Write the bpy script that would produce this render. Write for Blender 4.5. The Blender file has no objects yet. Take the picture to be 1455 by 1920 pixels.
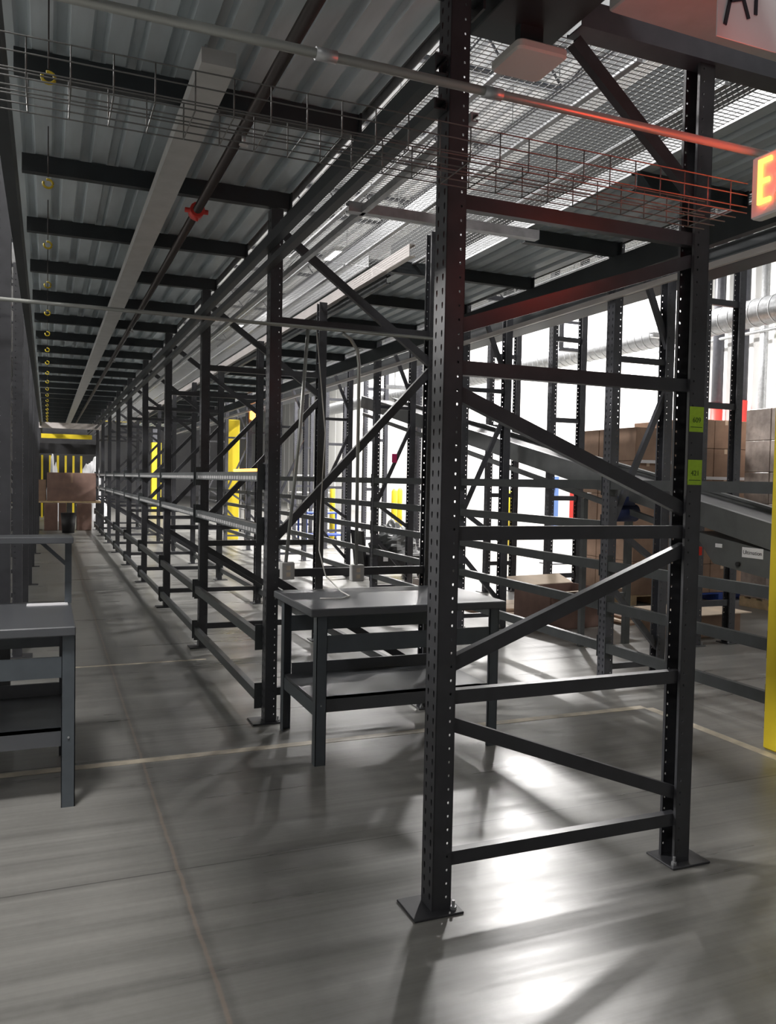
import bpy, math, random
from mathutils import Vector, Matrix
random.seed(7)
S = bpy.context.scene
C = S.collection
# ------------------------------------------------------------------ camera, world, lights, exposure
F_PX = 1548.4
cam_d = bpy.data.cameras.new('camera')
cam_d.sensor_fit = 'VERTICAL'; cam_d.sensor_height = 36.0; cam_d.sensor_width = 36.0 * 1455 / 1920
cam_d.lens = F_PX / 1920 * 36.0
cam_d.clip_end = 300
cam = bpy.data.objects.new('camera', cam_d); C.objects.link(cam)
def _v(px, py): return Vector((px - 727.5, -(py - 960.0), -F_PX)).normalized()
ay = _v(88, 889); ax = _v(4475, 975); ax = (ax - ay * ax.dot(ay)).normalized(); az = ax.cross(ay)
R = Matrix((ax, ay, az))                      # rows: world axes in camera coordinates
cam.matrix_world = Matrix.Translation((0, 0, 1.6)) @ R.to_4x4()
S.camera = cam
S.view_settings.view_transform = 'Standard'; S.view_settings.look = 'None'
S.view_settings.gamma = 1.0; S.view_settings.use_curve_mapping = False
S.view_settings.exposure = -0.12
W = bpy.data.worlds.new('world'); S.world = W; W.use_nodes = True
W.node_tree.nodes['Background'].inputs[0].default_value = (0.75, 0.8, 0.9, 1)
W.node_tree.nodes['Background'].inputs[1].default_value = 0.07
S.cycles.max_bounces = 7; S.cycles.diffuse_bounces = 4; S.cycles.glossy_bounces = 3
S.cycles.sample_clamp_indirect = 4.0

def area(name, loc, sx, sy, power, col=(1, 0.97, 0.95), target=None):
    d = bpy.data.lights.new(name, 'AREA'); d.shape = 'RECTANGLE'; d.size = sx; d.size_y = sy
    d.energy = power; d.color = col
    o = bpy.data.objects.new(name, d); C.objects.link(o); o.location = loc
    if target is not None:
        o.rotation_euler = (Vector(target) - Vector(loc)).to_track_quat('-Z', 'Y').to_euler()
    return o
# high-bay lamps of the hall: (x, y, z, power, size)
HIGH_BAYS = [
    (8.25, 12.5, 7.5, 1500, 0.7),
    (12.0, 6.0, 7.8, 200, 1.0), (11.0, 18.2, 7.7, 2600, 0.7), (12.0, 26.0, 7.8, 1500, 1.0), (12.0, 38.0, 7.8, 1500, 1.0),
    (7.7, 22.0, 7.8, 900, 1.0), (7.7, 34.0, 7.8, 900, 1.0), (7.7, 3.0, 7.8, 120, 1.0),
    (-6.0, 9.0, 7.8, 2000, 1.0), (-6.0, 20.0, 7.8, 2000, 1.0), (-1.3, 1.5, 7.8, 520, 1.0), (-6.0, -3.0, 7.8, 200, 1.0),
    (1.95, 17.0, 7.8, 500, 1.0), (1.95, 30.0, 7.8, 500, 1.0), (-1.0, -6.0, 7.5, 150, 1.0),
]
for i, (x, y, z, p, s) in enumerate(HIGH_BAYS):
    area('high_bay_light', (x, y, z - 0.06), s, s, p)

# ------------------------------------------------------------------ materials
def mat(name, col, rough=0.5, metal=0.0, noise=0.0, nscale=8.0, spec=0.5, bump=0.0, nstretch=(1, 1, 1), emit=None, estr=0.0, rvar=0.0):
    m = bpy.data.materials.new(name); m.use_nodes = True
    nt = m.node_tree; b = nt.nodes['Principled BSDF']
    b.inputs['Base Color'].default_value = (*col, 1); b.inputs['Roughness'].default_value = rough
    b.inputs['Metallic'].default_value = metal; b.inputs['Specular IOR Level'].default_value = spec
    if emit: b.inputs['Emission Color'].default_value = (*emit, 1); b.inputs['Emission Strength'].default_value = estr
    if noise or bump or rvar:
        tc = nt.nodes.new('ShaderNodeTexCoord'); mp = nt.nodes.new('ShaderNodeMapping'); mp.inputs['Scale'].default_value = nstretch
        n = nt.nodes.new('ShaderNodeTexNoise'); n.inputs['Scale'].default_value = nscale; n.inputs['Detail'].default_value = 5
        nt.links.new(tc.outputs['Object'], mp.inputs[0]); nt.links.new(mp.outputs[0], n.inputs['Vector'])
        if noise:
            r = nt.nodes.new('ShaderNodeMapRange')
            r.inputs['From Min'].default_value = 0.25; r.inputs['From Max'].default_value = 0.75
            r.inputs['To Min'].default_value = 1 - noise; r.inputs['To Max'].default_value = 1 + noise
            mx = nt.nodes.new('ShaderNodeVectorMath'); mx.operation = 'SCALE'; mx.inputs[0].default_value = col
            nt.links.new(n.outputs['Fac'], r.inputs['Value']); nt.links.new(r.outputs[0], mx.inputs['Scale'])
            nt.links.new(mx.outputs[0], b.inputs['Base Color'])
        if rvar:
            r2 = nt.nodes.new('ShaderNodeMapRange'); r2.inputs['To Min'].default_value = rough - rvar; r2.inputs['To Max'].default_value = rough + rvar
            nt.links.new(n.outputs['Fac'], r2.inputs['Value']); nt.links.new(r2.outputs[0], b.inputs['Roughness'])
        if bump:
            bp = nt.nodes.new('ShaderNodeBump'); bp.inputs['Strength'].default_value = bump; bp.inputs['Distance'].default_value = 0.01
            nt.links.new(n.outputs['Fac'], bp.inputs['Height']); nt.links.new(bp.outputs[0], b.inputs['Normal'])
    return m
M = dict(
    rack=mat('rack_paint', (0.040, 0.041, 0.046), 0.38, noise=0.18, nscale=14, rvar=0.08),
    rack2=mat('grey_rack_paint', (0.065, 0.067, 0.078), 0.40, noise=0.15, nscale=14),
    beam=mat('beam_paint', (0.045, 0.05, 0.052), 0.42, noise=0.2, nscale=10),
    deckbeam=mat('deck_beam_paint', (0.022, 0.027, 0.030), 0.5, noise=0.2, nscale=6),
    bench=mat('bench_paint', (0.075, 0.088, 0.10), 0.36, noise=0.12, nscale=10, rvar=0.06),
    benchtop=mat('bench_top', (0.085, 0.09, 0.098), 0.30, noise=0.06, nscale=3),
    galv=mat('galvanised', (0.42, 0.43, 0.44), 0.38, metal=0.6, noise=0.2, nscale=20),
    deck=mat('deck_steel', (0.50, 0.56, 0.59), 0.45, metal=0.2, noise=0.22, nscale=2.2, nstretch=(3, 0.6, 1)),
    conduit=mat('conduit', (0.33, 0.34, 0.32), 0.35, metal=0.5),
    wire=mat('wire', (0.25, 0.255, 0.25), 0.35, metal=0.5),
    pipe=mat('dark_pipe', (0.035, 0.028, 0.026), 0.45),
    strip=mat('strip_channel', (0.42, 0.42, 0.41), 0.5, noise=0.1, nscale=9),
    rail=mat('light_rail', (0.62, 0.58, 0.56), 0.4, metal=0.2, noise=0.12, nscale=10, nstretch=(1, 0.3, 1)),
    white=mat('white_plastic', (0.62, 0.61, 0.58), 0.5),
    traywire=mat('tray_wire', (0.13, 0.13, 0.125), 0.4, metal=0.4),
    striplabel=mat('label_strip', (0.24, 0.24, 0.24), 0.7),
    paper=mat('paper', (0.75, 0.75, 0.77), 0.7),
    black=mat('black_plastic', (0.012, 0.012, 0.014), 0.5, noise=0.3, nscale=8),
    yellow=mat('yellow_paint', (0.72, 0.55, 0.02), 0.5, noise=0.12, nscale=3),
    hook=mat('yellow_hook', (0.55, 0.42, 0.02), 0.4),
    red=mat('red_paint', (0.62, 0.04, 0.03), 0.5),
    blue=mat('blue_plastic', (0.02, 0.06, 0.3), 0.5, noise=0.2),
    navy=mat('navy_plastic', (0.02, 0.03, 0.09), 0.6),
    card=mat('cardboard', (0.30, 0.195, 0.135), 0.8, noise=0.2, nscale=5),
    carddark=mat('brown_cardboard', (0.21, 0.13, 0.105), 0.8, noise=0.2, nscale=5),
    cardlight=mat('pale_cardboard', (0.72, 0.58, 0.44), 0.8, noise=0.12, nscale=5),
    wood=mat('pallet_wood', (0.5, 0.37, 0.22), 0.75, noise=0.25, nscale=10),
    wrap=mat('stretch_wrap', (0.45, 0.38, 0.34), 0.25, noise=0.35, nscale=6, bump=0.6),
    belt=mat('conveyor_belt', (0.10, 0.10, 0.105), 0.6, noise=0.1),
    frame=mat('conveyor_frame', (0.09, 0.095, 0.095), 0.4, noise=0.15),
    wall=mat('white_wall', (0.80, 0.80, 0.78), 0.7, noise=0.04, nscale=0.6, nstretch=(1, 3, 0.3)),
    farwall=mat('grey_wall', (0.32, 0.32, 0.33), 0.8, noise=0.2, nscale=0.5),
    roof=mat('white_roof', (0.66, 0.67, 0.68), 0.6, noise=0.08, nscale=0.7),
    lime=mat('lime_label', (0.42, 0.66, 0.03), 0.6, noise=0.08, nscale=60),
    ink=mat('label_ink', (0.05, 0.12, 0.01), 0.6),
    black_ink=mat('black_ink', (0.02, 0.02, 0.03), 0.6),
    cream=mat('cream_tape', (0.52, 0.465, 0.37), 0.45, noise=0.35, nscale=9, nstretch=(1, 1, 1)),
    pink=mat('pink_tag', (0.8, 0.03, 0.2), 0.5),
    lamp=mat('lamp_lens', (0.9, 0.9, 0.9), 0.4, emit=(1, 0.98, 0.96), estr=9.0),
    exitled=mat('exit_letters', (0.9, 0.2, 0.05), 0.4, emit=(1.0, 0.30, 0.05), estr=5.0),
    exitface=mat('exit_face', (0.75, 0.72, 0.72), 0.4),
    amber=mat('amber_lamp_and_streak', (0.9, 0.4, 0.1), 0.4, emit=(1.0, 0.32, 0.05), estr=6.0),
    glowred=mat('red_diffuser', (0.9, 0.1, 0.05), 0.4, emit=(1.0, 0.03, 0.02), estr=1.6),
    haze=mat('bright_lens', (0.9, 0.9, 0.95), 0.4, emit=(0.96, 0.96, 1.0), estr=7.0),
)
# floor: polished slab with cloudy tone, drag streaks along x, saw cuts, stains
def floor_material():
    m = bpy.data.materials.new('polished_concrete'); m.use_nodes = True; nt = m.node_tree; N = nt.nodes; L = nt.links
    b = N['Principled BSDF']; tc = N.new('ShaderNodeTexCoord')
    def noise(scale, stretch, detail=5, rough=0.55):
        mp = N.new('ShaderNodeMapping'); mp.inputs['Scale'].default_value = stretch
        n = N.new('ShaderNodeTexNoise'); n.inputs['Scale'].default_value = scale; n.inputs['Detail'].default_value = detail; n.inputs['Roughness'].default_value = rough
        L.new(tc.outputs['Object'], mp.inputs[0]); L.new(mp.outputs[0], n.inputs['Vector']); return n.outputs['Fac']
    def math_(op, a, b_=None, clamp=False):
        n = N.new('ShaderNodeMath'); n.operation = op; n.use_clamp = clamp
        for i, v in enumerate((a, b_)):
            if v is None: continue
            if isinstance(v, (int, float)): n.inputs[i].default_value = v
            else: L.new(v, n.inputs[i])
        return n.outputs[0]
    def rng(v, a, b_, c, d):
        n = N.new('ShaderNodeMapRange'); n.inputs['From Min'].default_value = a; n.inputs['From Max'].default_value = b_
        n.inputs['To Min'].default_value = c; n.inputs['To Max'].default_value = d; L.new(v, n.inputs['Value']); return n.outputs[0]
    cloud = noise(0.9, (1, 1, 1)); streak = noise(1.0, (0.35, 9, 1), 4); streak2 = noise(1.0, (0.5, 38, 1), 3); fine = noise(30, (1, 1, 1), 4); spots = noise(3.0, (1, 1, 1), 6)
    tone = math_('ADD', rng(cloud, 0.3, 0.7, 0.86, 1.08), math_('ADD', math_('ADD', rng(streak, 0.3, 0.7, -0.24, 0.20), rng(streak2, 0.3, 0.7, -0.09, 0.09)), rng(fine, 0.3, 0.7, -0.04, 0.04)))
    stain = rng(spots, 0.60, 0.72, 1.0, 0.80)
    tone = math_('MULTIPLY', tone, stain)
    sep = N.new('ShaderNodeSeparateXYZ'); L.new(tc.outputs['Object'], sep.inputs[0])
    wob = math_('MULTIPLY', math_('SUBTRACT', noise(3, (1, 1, 1), 6, 0.7), 0.5), 0.03)
    def line(coord, pos, width, wobble=True):
        d = math_('SUBTRACT', coord, pos)
        if wobble: d = math_('ADD', d, wob)
        return rng(math_('ABSOLUTE', d), width * 0.4, width, 1.0, 0.0)
    crack = line(sep.outputs[0], 0.50, 0.010); stainband = line(sep.outputs[0], 0.505, 0.045)
    cuts = None
    for p in (3.37, 7.3, 11.2, 15.1, 19.0):
        l = line(sep.outputs[1], p, 0.006, False); cuts = l if cuts is None else math_('MAXIMUM', cuts, l)
    for p in (4.45, 8.5, -3.4):
        cuts = math_('MAXIMUM', cuts, line(sep.outputs[0], p, 0.006, False))
    dark = math_('MAXIMUM', math_('MULTIPLY', crack, 0.15), math_('MULTIPLY', cuts, 0.5))
    dark = math_('MAXIMUM', dark, math_('MULTIPLY', stainband, 0.24))
    tone = math_('MULTIPLY', tone, math_('SUBTRACT', 1.0, dark))
    col = N.new('ShaderNodeVectorMath'); col.operation = 'SCALE'; col.inputs[0].default_value = (0.225, 0.222, 0.208)
    L.new(tone, col.inputs['Scale'])
    mix = N.new('ShaderNodeMix'); mix.data_type = 'RGBA'; mix.inputs[7].default_value = (0.34, 0.25, 0.19, 1)
    L.new(math_('MULTIPLY', crack, 0.4), mix.inputs[0]); L.new(col.outputs[0], mix.inputs[6]); L.new(mix.outputs[2], b.inputs['Base Color'])
    rough = math_('ADD', rng(streak, 0.3, 0.7, 0.26, 0.38), rng(cloud, 0.3, 0.7, -0.03, 0.05))
    L.new(rough, b.inputs['Roughness']); b.inputs['Specular IOR Level'].default_value = 0.6
    bp = N.new('ShaderNodeBump'); bp.inputs['Strength'].default_value = 0.10; bp.inputs['Distance'].default_value = 0.01
    L.new(math_('ADD', streak, math_('MULTIPLY', fine, 0.3)), bp.inputs['Height']); L.new(bp.outputs[0], b.inputs['Normal'])
    return m
M['floor'] = floor_material()

# ------------------------------------------------------------------ mesh helpers
class MB:
    def __init__(s): s.v = []; s.f = []; s.smooth = False
    def quad(s, *p):
        n = len(s.v); s.v += [tuple(q) for q in p]; s.f.append(tuple(range(n, n + len(p)))); return s
    def box(s, x0, y0, z0, x1, y1, z1):
        n = len(s.v)
        s.v += [(x, y, z) for z in (z0, z1) for (x, y) in ((x0, y0), (x1, y0), (x1, y1), (x0, y1))]
        s.f += [(n, n+3, n+2, n+1), (n+4, n+5, n+6, n+7), (n, n+1, n+5, n+4), (n+1, n+2, n+6, n+5), (n+2, n+3, n+7, n+6), (n+3, n, n+4, n+7)]
        return s
    def bbox(s, x0, y0, z0, x1, y1, z1, c=0.004):        # box with chamfered vertical and top edges
        n = len(s.v)
        def ring(z, i): return [(x0+i+c, y0+i, z), (x1-i-c, y0+i, z), (x1-i, y0+i+c, z), (x1-i, y1-i-c, z), (x1-i-c, y1-i, z), (x0+i+c, y1-i, z), (x0+i, y1-i-c, z), (x0+i, y0+i+c, z)]
        rs = [ring(z0, c), ring(z0+c, 0), ring(z1-c, 0), ring(z1, c)]
        for r in rs: s.v += r
        for k in range(3):
            for j in range(8): s.f.append((n+8*k+j, n+8*k+(j+1) % 8, n+8*k+8+(j+1) % 8, n+8*k+8+j))
        s.f.append(tuple(n+j for j in reversed(range(8)))); s.f.append(tuple(n+24+j for j in range(8)))
        return s
    def bar(s, p, q, w, h, side=(0, 1, 0)):              # w along side, h across
        p = Vector(p); q = Vector(q); d = (q-p).normalized(); sd = Vector(side); sd = (sd - d*sd.dot(d)).normalized(); u = sd.cross(d)
        n = len(s.v); a = sd*w/2; b = u*h/2
        for c in (p, q): s.v += [tuple(c-a-b), tuple(c+a-b), tuple(c+a+b), tuple(c-a+b)]
        s.f += [(n, n+1, n+2, n+3), (n+7, n+6, n+5, n+4), (n, n+4, n+5, n+1), (n+1, n+5, n+6, n+2), (n+2, n+6, n+7, n+3), (n+3, n+7, n+4, n)]
        return s
    def chan(s, p, q, w, h, side=(0, -1, 0), t=0.003):   # C section: web faces `side`, flanges go back
        p = Vector(p); q = Vector(q); d = (q-p).normalized(); sd = Vector(side); sd = (sd - d*sd.dot(d)).normalized(); u = sd.cross(d)
        s.bar(p+sd*(w/2-t/2), q+sd*(w/2-t/2), t, h, side)
        for g in (-1, 1):
            o = u*g*(h/2-t/2); s.bar(p+o, q+o, w-t*2, t, side)
            o2 = u*g*(h/2-0.006) - sd*(w/2-t/2); s.bar(p+o2, q+o2, t, 0.012, side)
        return s
    def tube(s, pts, r, n=8, cap=True):
        pts = [Vector(p) for p in pts]; b0 = len(s.v); up = Vector((0.13, 0.31, 0.94))
        for i, p in enumerate(pts):
            d = (pts[min(i+1, len(pts)-1)] - pts[max(i-1, 0)]).normalized()
            a = d.cross(up)
            if a.length < 0.2: a = d.cross(Vector((1, 0, 0)))
            a.normalize(); b = d.cross(a)
            rr = r[i] if isinstance(r, (list, tuple)) else r
            s.v += [tuple(p + (a*math.cos(2*math.pi*k/n) + b*math.sin(2*math.pi*k/n))*rr) for k in range(n)]
        for i in range(len(pts)-1):
            for k in range(n): s.f.append((b0+i*n+k, b0+i*n+(k+1) % n, b0+(i+1)*n+(k+1) % n, b0+(i+1)*n+k))
        if cap: s.f.append(tuple(b0+k for k in reversed(range(n)))); s.f.append(tuple(b0+(len(pts)-1)*n+k for k in range(n)))
        s.smooth = n > 5
        return s
    def mesh(s, name, m):
        me = bpy.data.meshes.new(name); me.from_pydata(s.v, [], s.f); me.update()
        if s.smooth:
            for p in me.polygons: p.use_smooth = len(p.vertices) == 4
        if m: me.materials.append(m)
        return me
    def build(s, name, m, parent=None, loc=None, rot=None):
        o = bpy.data.objects.new(name, s.mesh(name, m)); C.objects.link(o)
        if parent: o.parent = parent
        if loc: o.location = loc
        if rot: o.rotation_euler = rot
        return o
def tag(o, label, cat, group=None, kind=None):
    if label: o['label'] = label
    if cat: o['category'] = cat
    if group: o['group'] = group
    if kind: o['kind'] = kind
    return o
def thing(name, label, cat, loc=(0, 0, 0), rz=0, group=None):
    o = bpy.data.objects.new(name, None); C.objects.link(o); o.location = loc; o.rotation_euler = (0, 0, rz); o.empty_display_size = 0.1
    return tag(o, label, cat, group)
def struct(mb, name, m):
    o = mb.build(name, m); o['kind'] = 'structure'; return o
def dup(root, loc, label=None, group=None, rz=None):
    r = root.copy(); C.objects.link(r); r.location = loc
    if rz is not None: r.rotation_euler = (0, 0, rz)
    if label: r['label'] = label
    if group: r['group'] = group
    for ch in list(root.children):
        c = ch.copy(); C.objects.link(c); c.parent = r
        for g in ch.children:
            d = g.copy(); C.objects.link(d); d.parent = c
    return r
ORD = ['first', 'second', 'third', 'fourth', 'fifth', 'sixth', 'seventh', 'eighth', 'ninth', 'tenth', 'eleventh', 'twelfth', 'thirteenth', 'fourteenth', 'fifteenth', 'sixteenth', 'seventeenth', 'eighteenth', 'nineteenth', 'twentieth', 'twenty-first', 'twenty-second', 'twenty-third', 'twenty-fourth']
def solidify(me, t, m):
    o = bpy.data.objects.new('tmp', me); C.objects.link(o)
    md = o.modifiers.new('s', 'SOLIDIFY'); md.thickness = t; md.offset = -1
    dg = bpy.context.evaluated_depsgraph_get()
    r = bpy.data.meshes.new_from_object(o.evaluated_get(dg)); bpy.data.objects.remove(o)
    return r

# ------------------------------------------------------------------ structure
fl = MB(); fl.box(-14, -12, -0.15, 15, 70, 0.0); struct(fl, 'floor', M['floor'])
w = MB(); w.box(15, -12, 0, 15.2, 70, 9.0)
for i in range(0, 66): w.box(14.985, -11 + i*1.2, 0.0, 15.0, -10.985 + i*1.2, 9.0)
struct(w, 'wall_right', M['wall'])
struct(MB().box(-14.2, -12, 0, -14, 70, 9), 'wall_left', M['wall'])
struct(MB().box(-14, 69.8, 0, 15, 70, 9), 'wall_back', M['farwall'])
struct(MB().box(-14, -12.2, 0, 15, -12, 9), 'wall_front', M['farwall'])
r = MB()
x = -14.2
while x < 15.2:                                    # corrugated roof sheet, ribs along y
    r.box(x, -12, 9.0, x+0.2, 70, 9.03); r.box(x+0.2, -12, 8.94, x+0.4, 70, 8.97); r.box(x+0.195, -12, 8.94, x+0.205, 70, 9.03); r.box(x+0.395, -12, 8.94, x+0.405, 70, 9.03); x += 0.4
struct(r, 'ceiling', M['roof'])
for i, yy in enumerate([-8, -4, 0, 4, 8, 12, 16, 20, 26, 32, 40]):
    j = MB(); j.chan((-14, yy, 8.86), (15, yy, 8.86), 0.12, 0.08); j.chan((-14, yy, 8.2), (15, yy, 8.2), 0.12, 0.08)
    xx = -14
    while xx < 14.9: j.bar((xx, yy, 8.22), (xx+0.5, yy, 8.84), 0.03, 0.03); j.bar((xx+0.5, yy, 8.84), (xx+1.0, yy, 8.22), 0.03, 0.03); xx += 1.0
    struct(j, 'trim_%d' % (i+1), M['rack2'])

# ------------------------------------------------------------------ rack frames
P = 0.0508
def holed_strip(mb, O, U, width, cols, H, z0=0.03, shape='tear'):
    """flat strip O + U*s + z, with rows of holes; cols = [(centre, cell width, hole w, hole h)]"""
    O = Vector(O); U = Vector(U); n = int((H - z0) / P); zt = z0 + n*P
    def pt(s_, z): q = O + U*s_; return (q.x, q.y, z)
    edges = [0.0]
    for c in cols: edges += [c[0]-c[1]/2, c[0]+c[1]/2]
    edges.append(width)
    for k in range(0, len(edges), 2):
        if edges[k+1]-edges[k] > 1e-5: mb.quad(pt(edges[k], 0), pt(edges[k+1], 0), pt(edges[k+1], H), pt(edges[k], H))
    for (c, cw, hw, hh) in cols:
        a, b = c-cw/2, c+cw/2
        mb.quad(pt(a, 0), pt(b, 0), pt(b, z0), pt(a, z0)); mb.quad(pt(a, zt), pt(b, zt), pt(b, H), pt(a, H))
        for i in range(n):
            zc = z0 + (i+0.5)*P; n0 = len(mb.v)
            out = [(a, zc-P/2), (c, zc-P/2), (b, zc-P/2), (b, zc), (b, zc+P/2), (c, zc+P/2), (a, zc+P/2), (a, zc)]
            k = 0.45 if shape == 'tear' else 0.7
            inn = [(c-hw/2*k, zc-hh/2*0.8), (c, zc-hh/2), (c+hw/2*k, zc-hh/2*0.8), (c+hw/2*0.85, zc), (c+hw/2*0.8, zc+hh/2*0.75), (c, zc+hh/2), (c-hw/2*0.8, zc+hh/2*0.75), (c-hw/2*0.85, zc)]
            mb.v += [pt(*q) for q in out] + [pt(*q) for q in inn]
            for j in range(8): mb.f.append((n0+j, n0+(j+1) % 8, n0+8+(j+1) % 8, n0+8+j))
def post_mesh(H, name, m, w=0.095, d=0.078, holes=True):
    """C-post, web with two rows of keyholes at x=0 facing -x, flanges going +x; origin at floor"""
    mb = MB()
    cols = [(w/2-0.024, 0.026, 0.014, 0.026), (w/2+0.024, 0.026, 0.014, 0.026)] if holes else []
    holed_strip(mb, (0, w/2, 0), (0, -1, 0), w, cols, H)
    fc = [(d-0.02, 0.02, 0.009, 0.010)] if holes else []
    holed_strip(mb, (0, -w/2, 0), (1, 0, 0), d, fc, H, shape='round')
    n0 = len(mb.f)
    holed_strip(mb, (d, w/2, 0), (-1, 0, 0), d, [(0.02, 0.02, 0.009, 0.010)] if holes else [], H, shape='round')
    for sgn in (-1, 1):
        y0 = sgn*w/2; y1 = sgn*(w/2-0.014)
        q = [(d, y0, 0), (d, y1, 0), (d, y1, H), (d, y0, H)]
        mb.quad(*(q if sgn < 0 else q[::-1]))
    return solidify(mb.mesh(name, m), 0.0028, m)
def foot_mesh(m):
    mb = MB(); mb.bbox(-0.085, -0.085, 0.0, 0.115, 0.085, 0.009, 0.002)
    return mb.mesh('foot_plate', m)
def bolt_mesh():
    mb = MB(); mb.tube([(0, 0, 0.008), (0, 0, 0.020)], 0.012, 6); mb.tube([(0, 0, 0.020), (0, 0, 0.042)], 0.006, 8); mb.smooth = False
    return mb.mesh('anchor_bolt', M['galv'])
FOOT = foot_mesh(M['rack']); BOLT = bolt_mesh()
def make_frame(label, depth, H, struts, braces, m, postm, loc, name='rack_frame', bar_h=0.052):
    """x from 0 (front web) to depth (back web)"""
    t = thing(name, label, 'rack upright', loc)
    for k in (0, 1):
        p = bpy.data.objects.new('post', postm); C.objects.link(p); p.parent = t
        if k: p.location = (depth, 0, 0); p.rotation_euler = (0, 0, math.pi)
        f = bpy.data.objects.new('foot_plate', FOOT); C.objects.link(f); f.parent = p
        b = bpy.data.objects.new('anchor_bolt', BOLT); C.objects.link(b); b.parent = p; b.location = (0.085, -0.055 if not k else 0.055, 0)
    for z in struts:
        MB().chan((0.055, -0.012, z), (depth-0.055, -0.012, z), 0.038, bar_h).build('strut', m, t)
    for (xa, za, xb, zb) in braces:
        MB().chan((xa, -0.010, za), (xb, -0.010, zb), 0.036, bar_h).build('brace', m, t)
    return t
post_row1 = post_mesh(3.40, 'post', M['rack'])
D1 = 1.21; X1 = 1.322; Y0 = 2.745; SP = 2.54
# nearest frame of the middle row
fr_a = make_frame('nearest dark rack upright frame, with two lime labels on its right post', D1, 3.40,
    [0.19, 0.80, 1.41, 2.02, 2.62],
    [(0.07, 0.70, D1-0.06, 0.30), (0.07, 0.92, D1-0.05, 1.34), (0.07, 1.93, D1-0.05, 1.50), (0.07, 2.17, D1-0.05, 2.54), (D1-0.05, 2.80, 0.543, 3.30)],
    M['rack'], post_row1, (X1, Y0, 0))
fr_c = make_frame('second dark upright frame of the middle rack row, directly behind the steel workbench', D1, 3.34,
    [0.20, 0.98, 2.62],
    [(0.07, 0.93, D1-0.05, 0.26), (0.07, 1.22, D1-0.05, 2.38), (0.07, 3.20, D1-0.05, 2.42)],
    M['rack'], post_mesh(3.33, 'post', M['rack']), (X1, Y0+SP, 0))
G1 = 'upright frames of the middle rack row'
fr_a['group'] = G1; fr_c['group'] = G1
for k in range(2, 10):
    dup(fr_c, (X1, Y0+SP*k, 0), '%s dark upright frame in the middle rack row, counted from the camera' % ORD[k])
# second row (right): narrower frames
X2 = 4.10; D2 = 0.60; Y2 = 5.40
post_row2 = post_mesh(3.95, 'post', M['rack2'])
fr_r = make_frame('grey narrow upright frame with perforated posts, nearest of the right-hand rack row', D2, 3.95,
    [0.15, 2.60, 3.6],
    [(0.06, 0.80, D2-0.05, 0.27), (0.06, 1.30, D2-0.04, 2.38), (0.28, 3.35, D2-0.04, 2.72), (0.06, 1.28, D2-0.05, 0.95)],
    M['rack2'], post_row2, (X2, Y2, 0), bar_h=0.045)
G2 = 'upright frames of the right-hand rack row'; fr_r['group'] = G2
for k in range(1, 8):
    dup(fr_r, (X2, Y2+SP*k, 0), '%s grey narrow upright frame along the right-hand rack row, counted from the camera' % ORD[k])
# third row, behind the conveyor
X3 = 5.93; D3 = 0.52
post_row3 = post_mesh(4.6, 'post', M['rack2'])
fr_3 = make_frame('tall grey upright frame behind the conveyor, nearest the yellow column', D3, 4.6, [0.42, 1.42, 2.42, 3.45], [], M['rack2'], post_row3, (6.02, 6.48, 0), bar_h=0.06)
G3 = 'tall frames behind the conveyor'; fr_3['group'] = G3
for k, (xx, yy) in enumerate([(5.92, 9.0), (5.92, 10.6), (5.92, 13.1), (5.92, 15.7), (5.92, 18.2), (5.92, 20.8)]):
    dup(fr_3, (xx, yy, 0), '%s tall grey upright frame in the line behind the conveyor, counted from the camera' % ORD[k+1])
# left row beside the aisle
XL = -0.195
post_l = post_mesh(3.40, 'post', M['rack'])
def left_frame():
    t = thing('rack_frame', 'dark upright frame at the left picture edge behind the left workbench', 'rack upright', (XL, 5.32, 0), 0, 'upright frames left of the aisle')
    for k in (0, 1):
        p = bpy.data.objects.new('post', post_l); C.objects.link(p); p.parent = t
        p.location = (0 if k == 0 else -1.2, 0, 0); p.rotation_euler = (0, 0, math.pi if k == 0 else 0)
        f = bpy.data.objects.new('foot_plate', FOOT); C.objects.link(f); f.parent = p
        b = bpy.data.objects.new('anchor_bolt', BOLT); C.objects.link(b); b.parent = p; b.location = (0.085, 0.055, 0)
    for z in (0.2, 0.98, 2.62): MB().chan((-1.14, -0.012, z), (-0.055, -0.012, z), 0.038, 0.052).build('strut', M['rack'], t)
    for a in ((-0.07, 0.93, -1.14, 0.26), (-0.07, 1.22, -1.14, 2.38)): MB().chan((a[0], -0.01, a[1]), (a[2], -0.01, a[3]), 0.036, 0.052).build('brace', M['rack'], t)
    return t
fr_l = left_frame()
for k in range(1, 9):
    dup(fr_l, (XL, 5.32+SP*k, 0), '%s dark upright frame along the left side of the aisle, counted from the camera' % ORD[k])

# ------------------------------------------------------------------ rack beams
def make_beam(label, loc, length=SP-0.0, labels=False, group=None, h=0.066):
    t = thing('rack_beam', label, 'rack beam', loc, 0, group)
    b = MB(); b.box(-0.03, 0.055, -h, 0.012, length-0.055, 0.0); b.box(0.012, 0.055, -h, 0.022, length-0.055, -0.025)
    b.build('rail', M['beam'], t)
    for y in (0.05, length-0.055):
        c = MB(); c.box(-0.036, y-0.0, -0.12, 0.02, y+0.005, 0.05); c.build('end_connector', M['beam'], t)
    if labels:
        l = MB(); y = 0.09; random.seed(3)
        while y < length-0.15:
            ww = random.uniform(0.05, 0.085); l.box(-0.0315, y, -0.055, -0.0298, y+ww, -0.030); y += ww+0.018
        l.build('label_strip', M['striplabel'], t)
    return t
LV = {1.645: ('topmost', True), 1.295: ('second highest', True), 0.585: ('second lowest', False), 0.195: ('lowest', False)}
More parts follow.
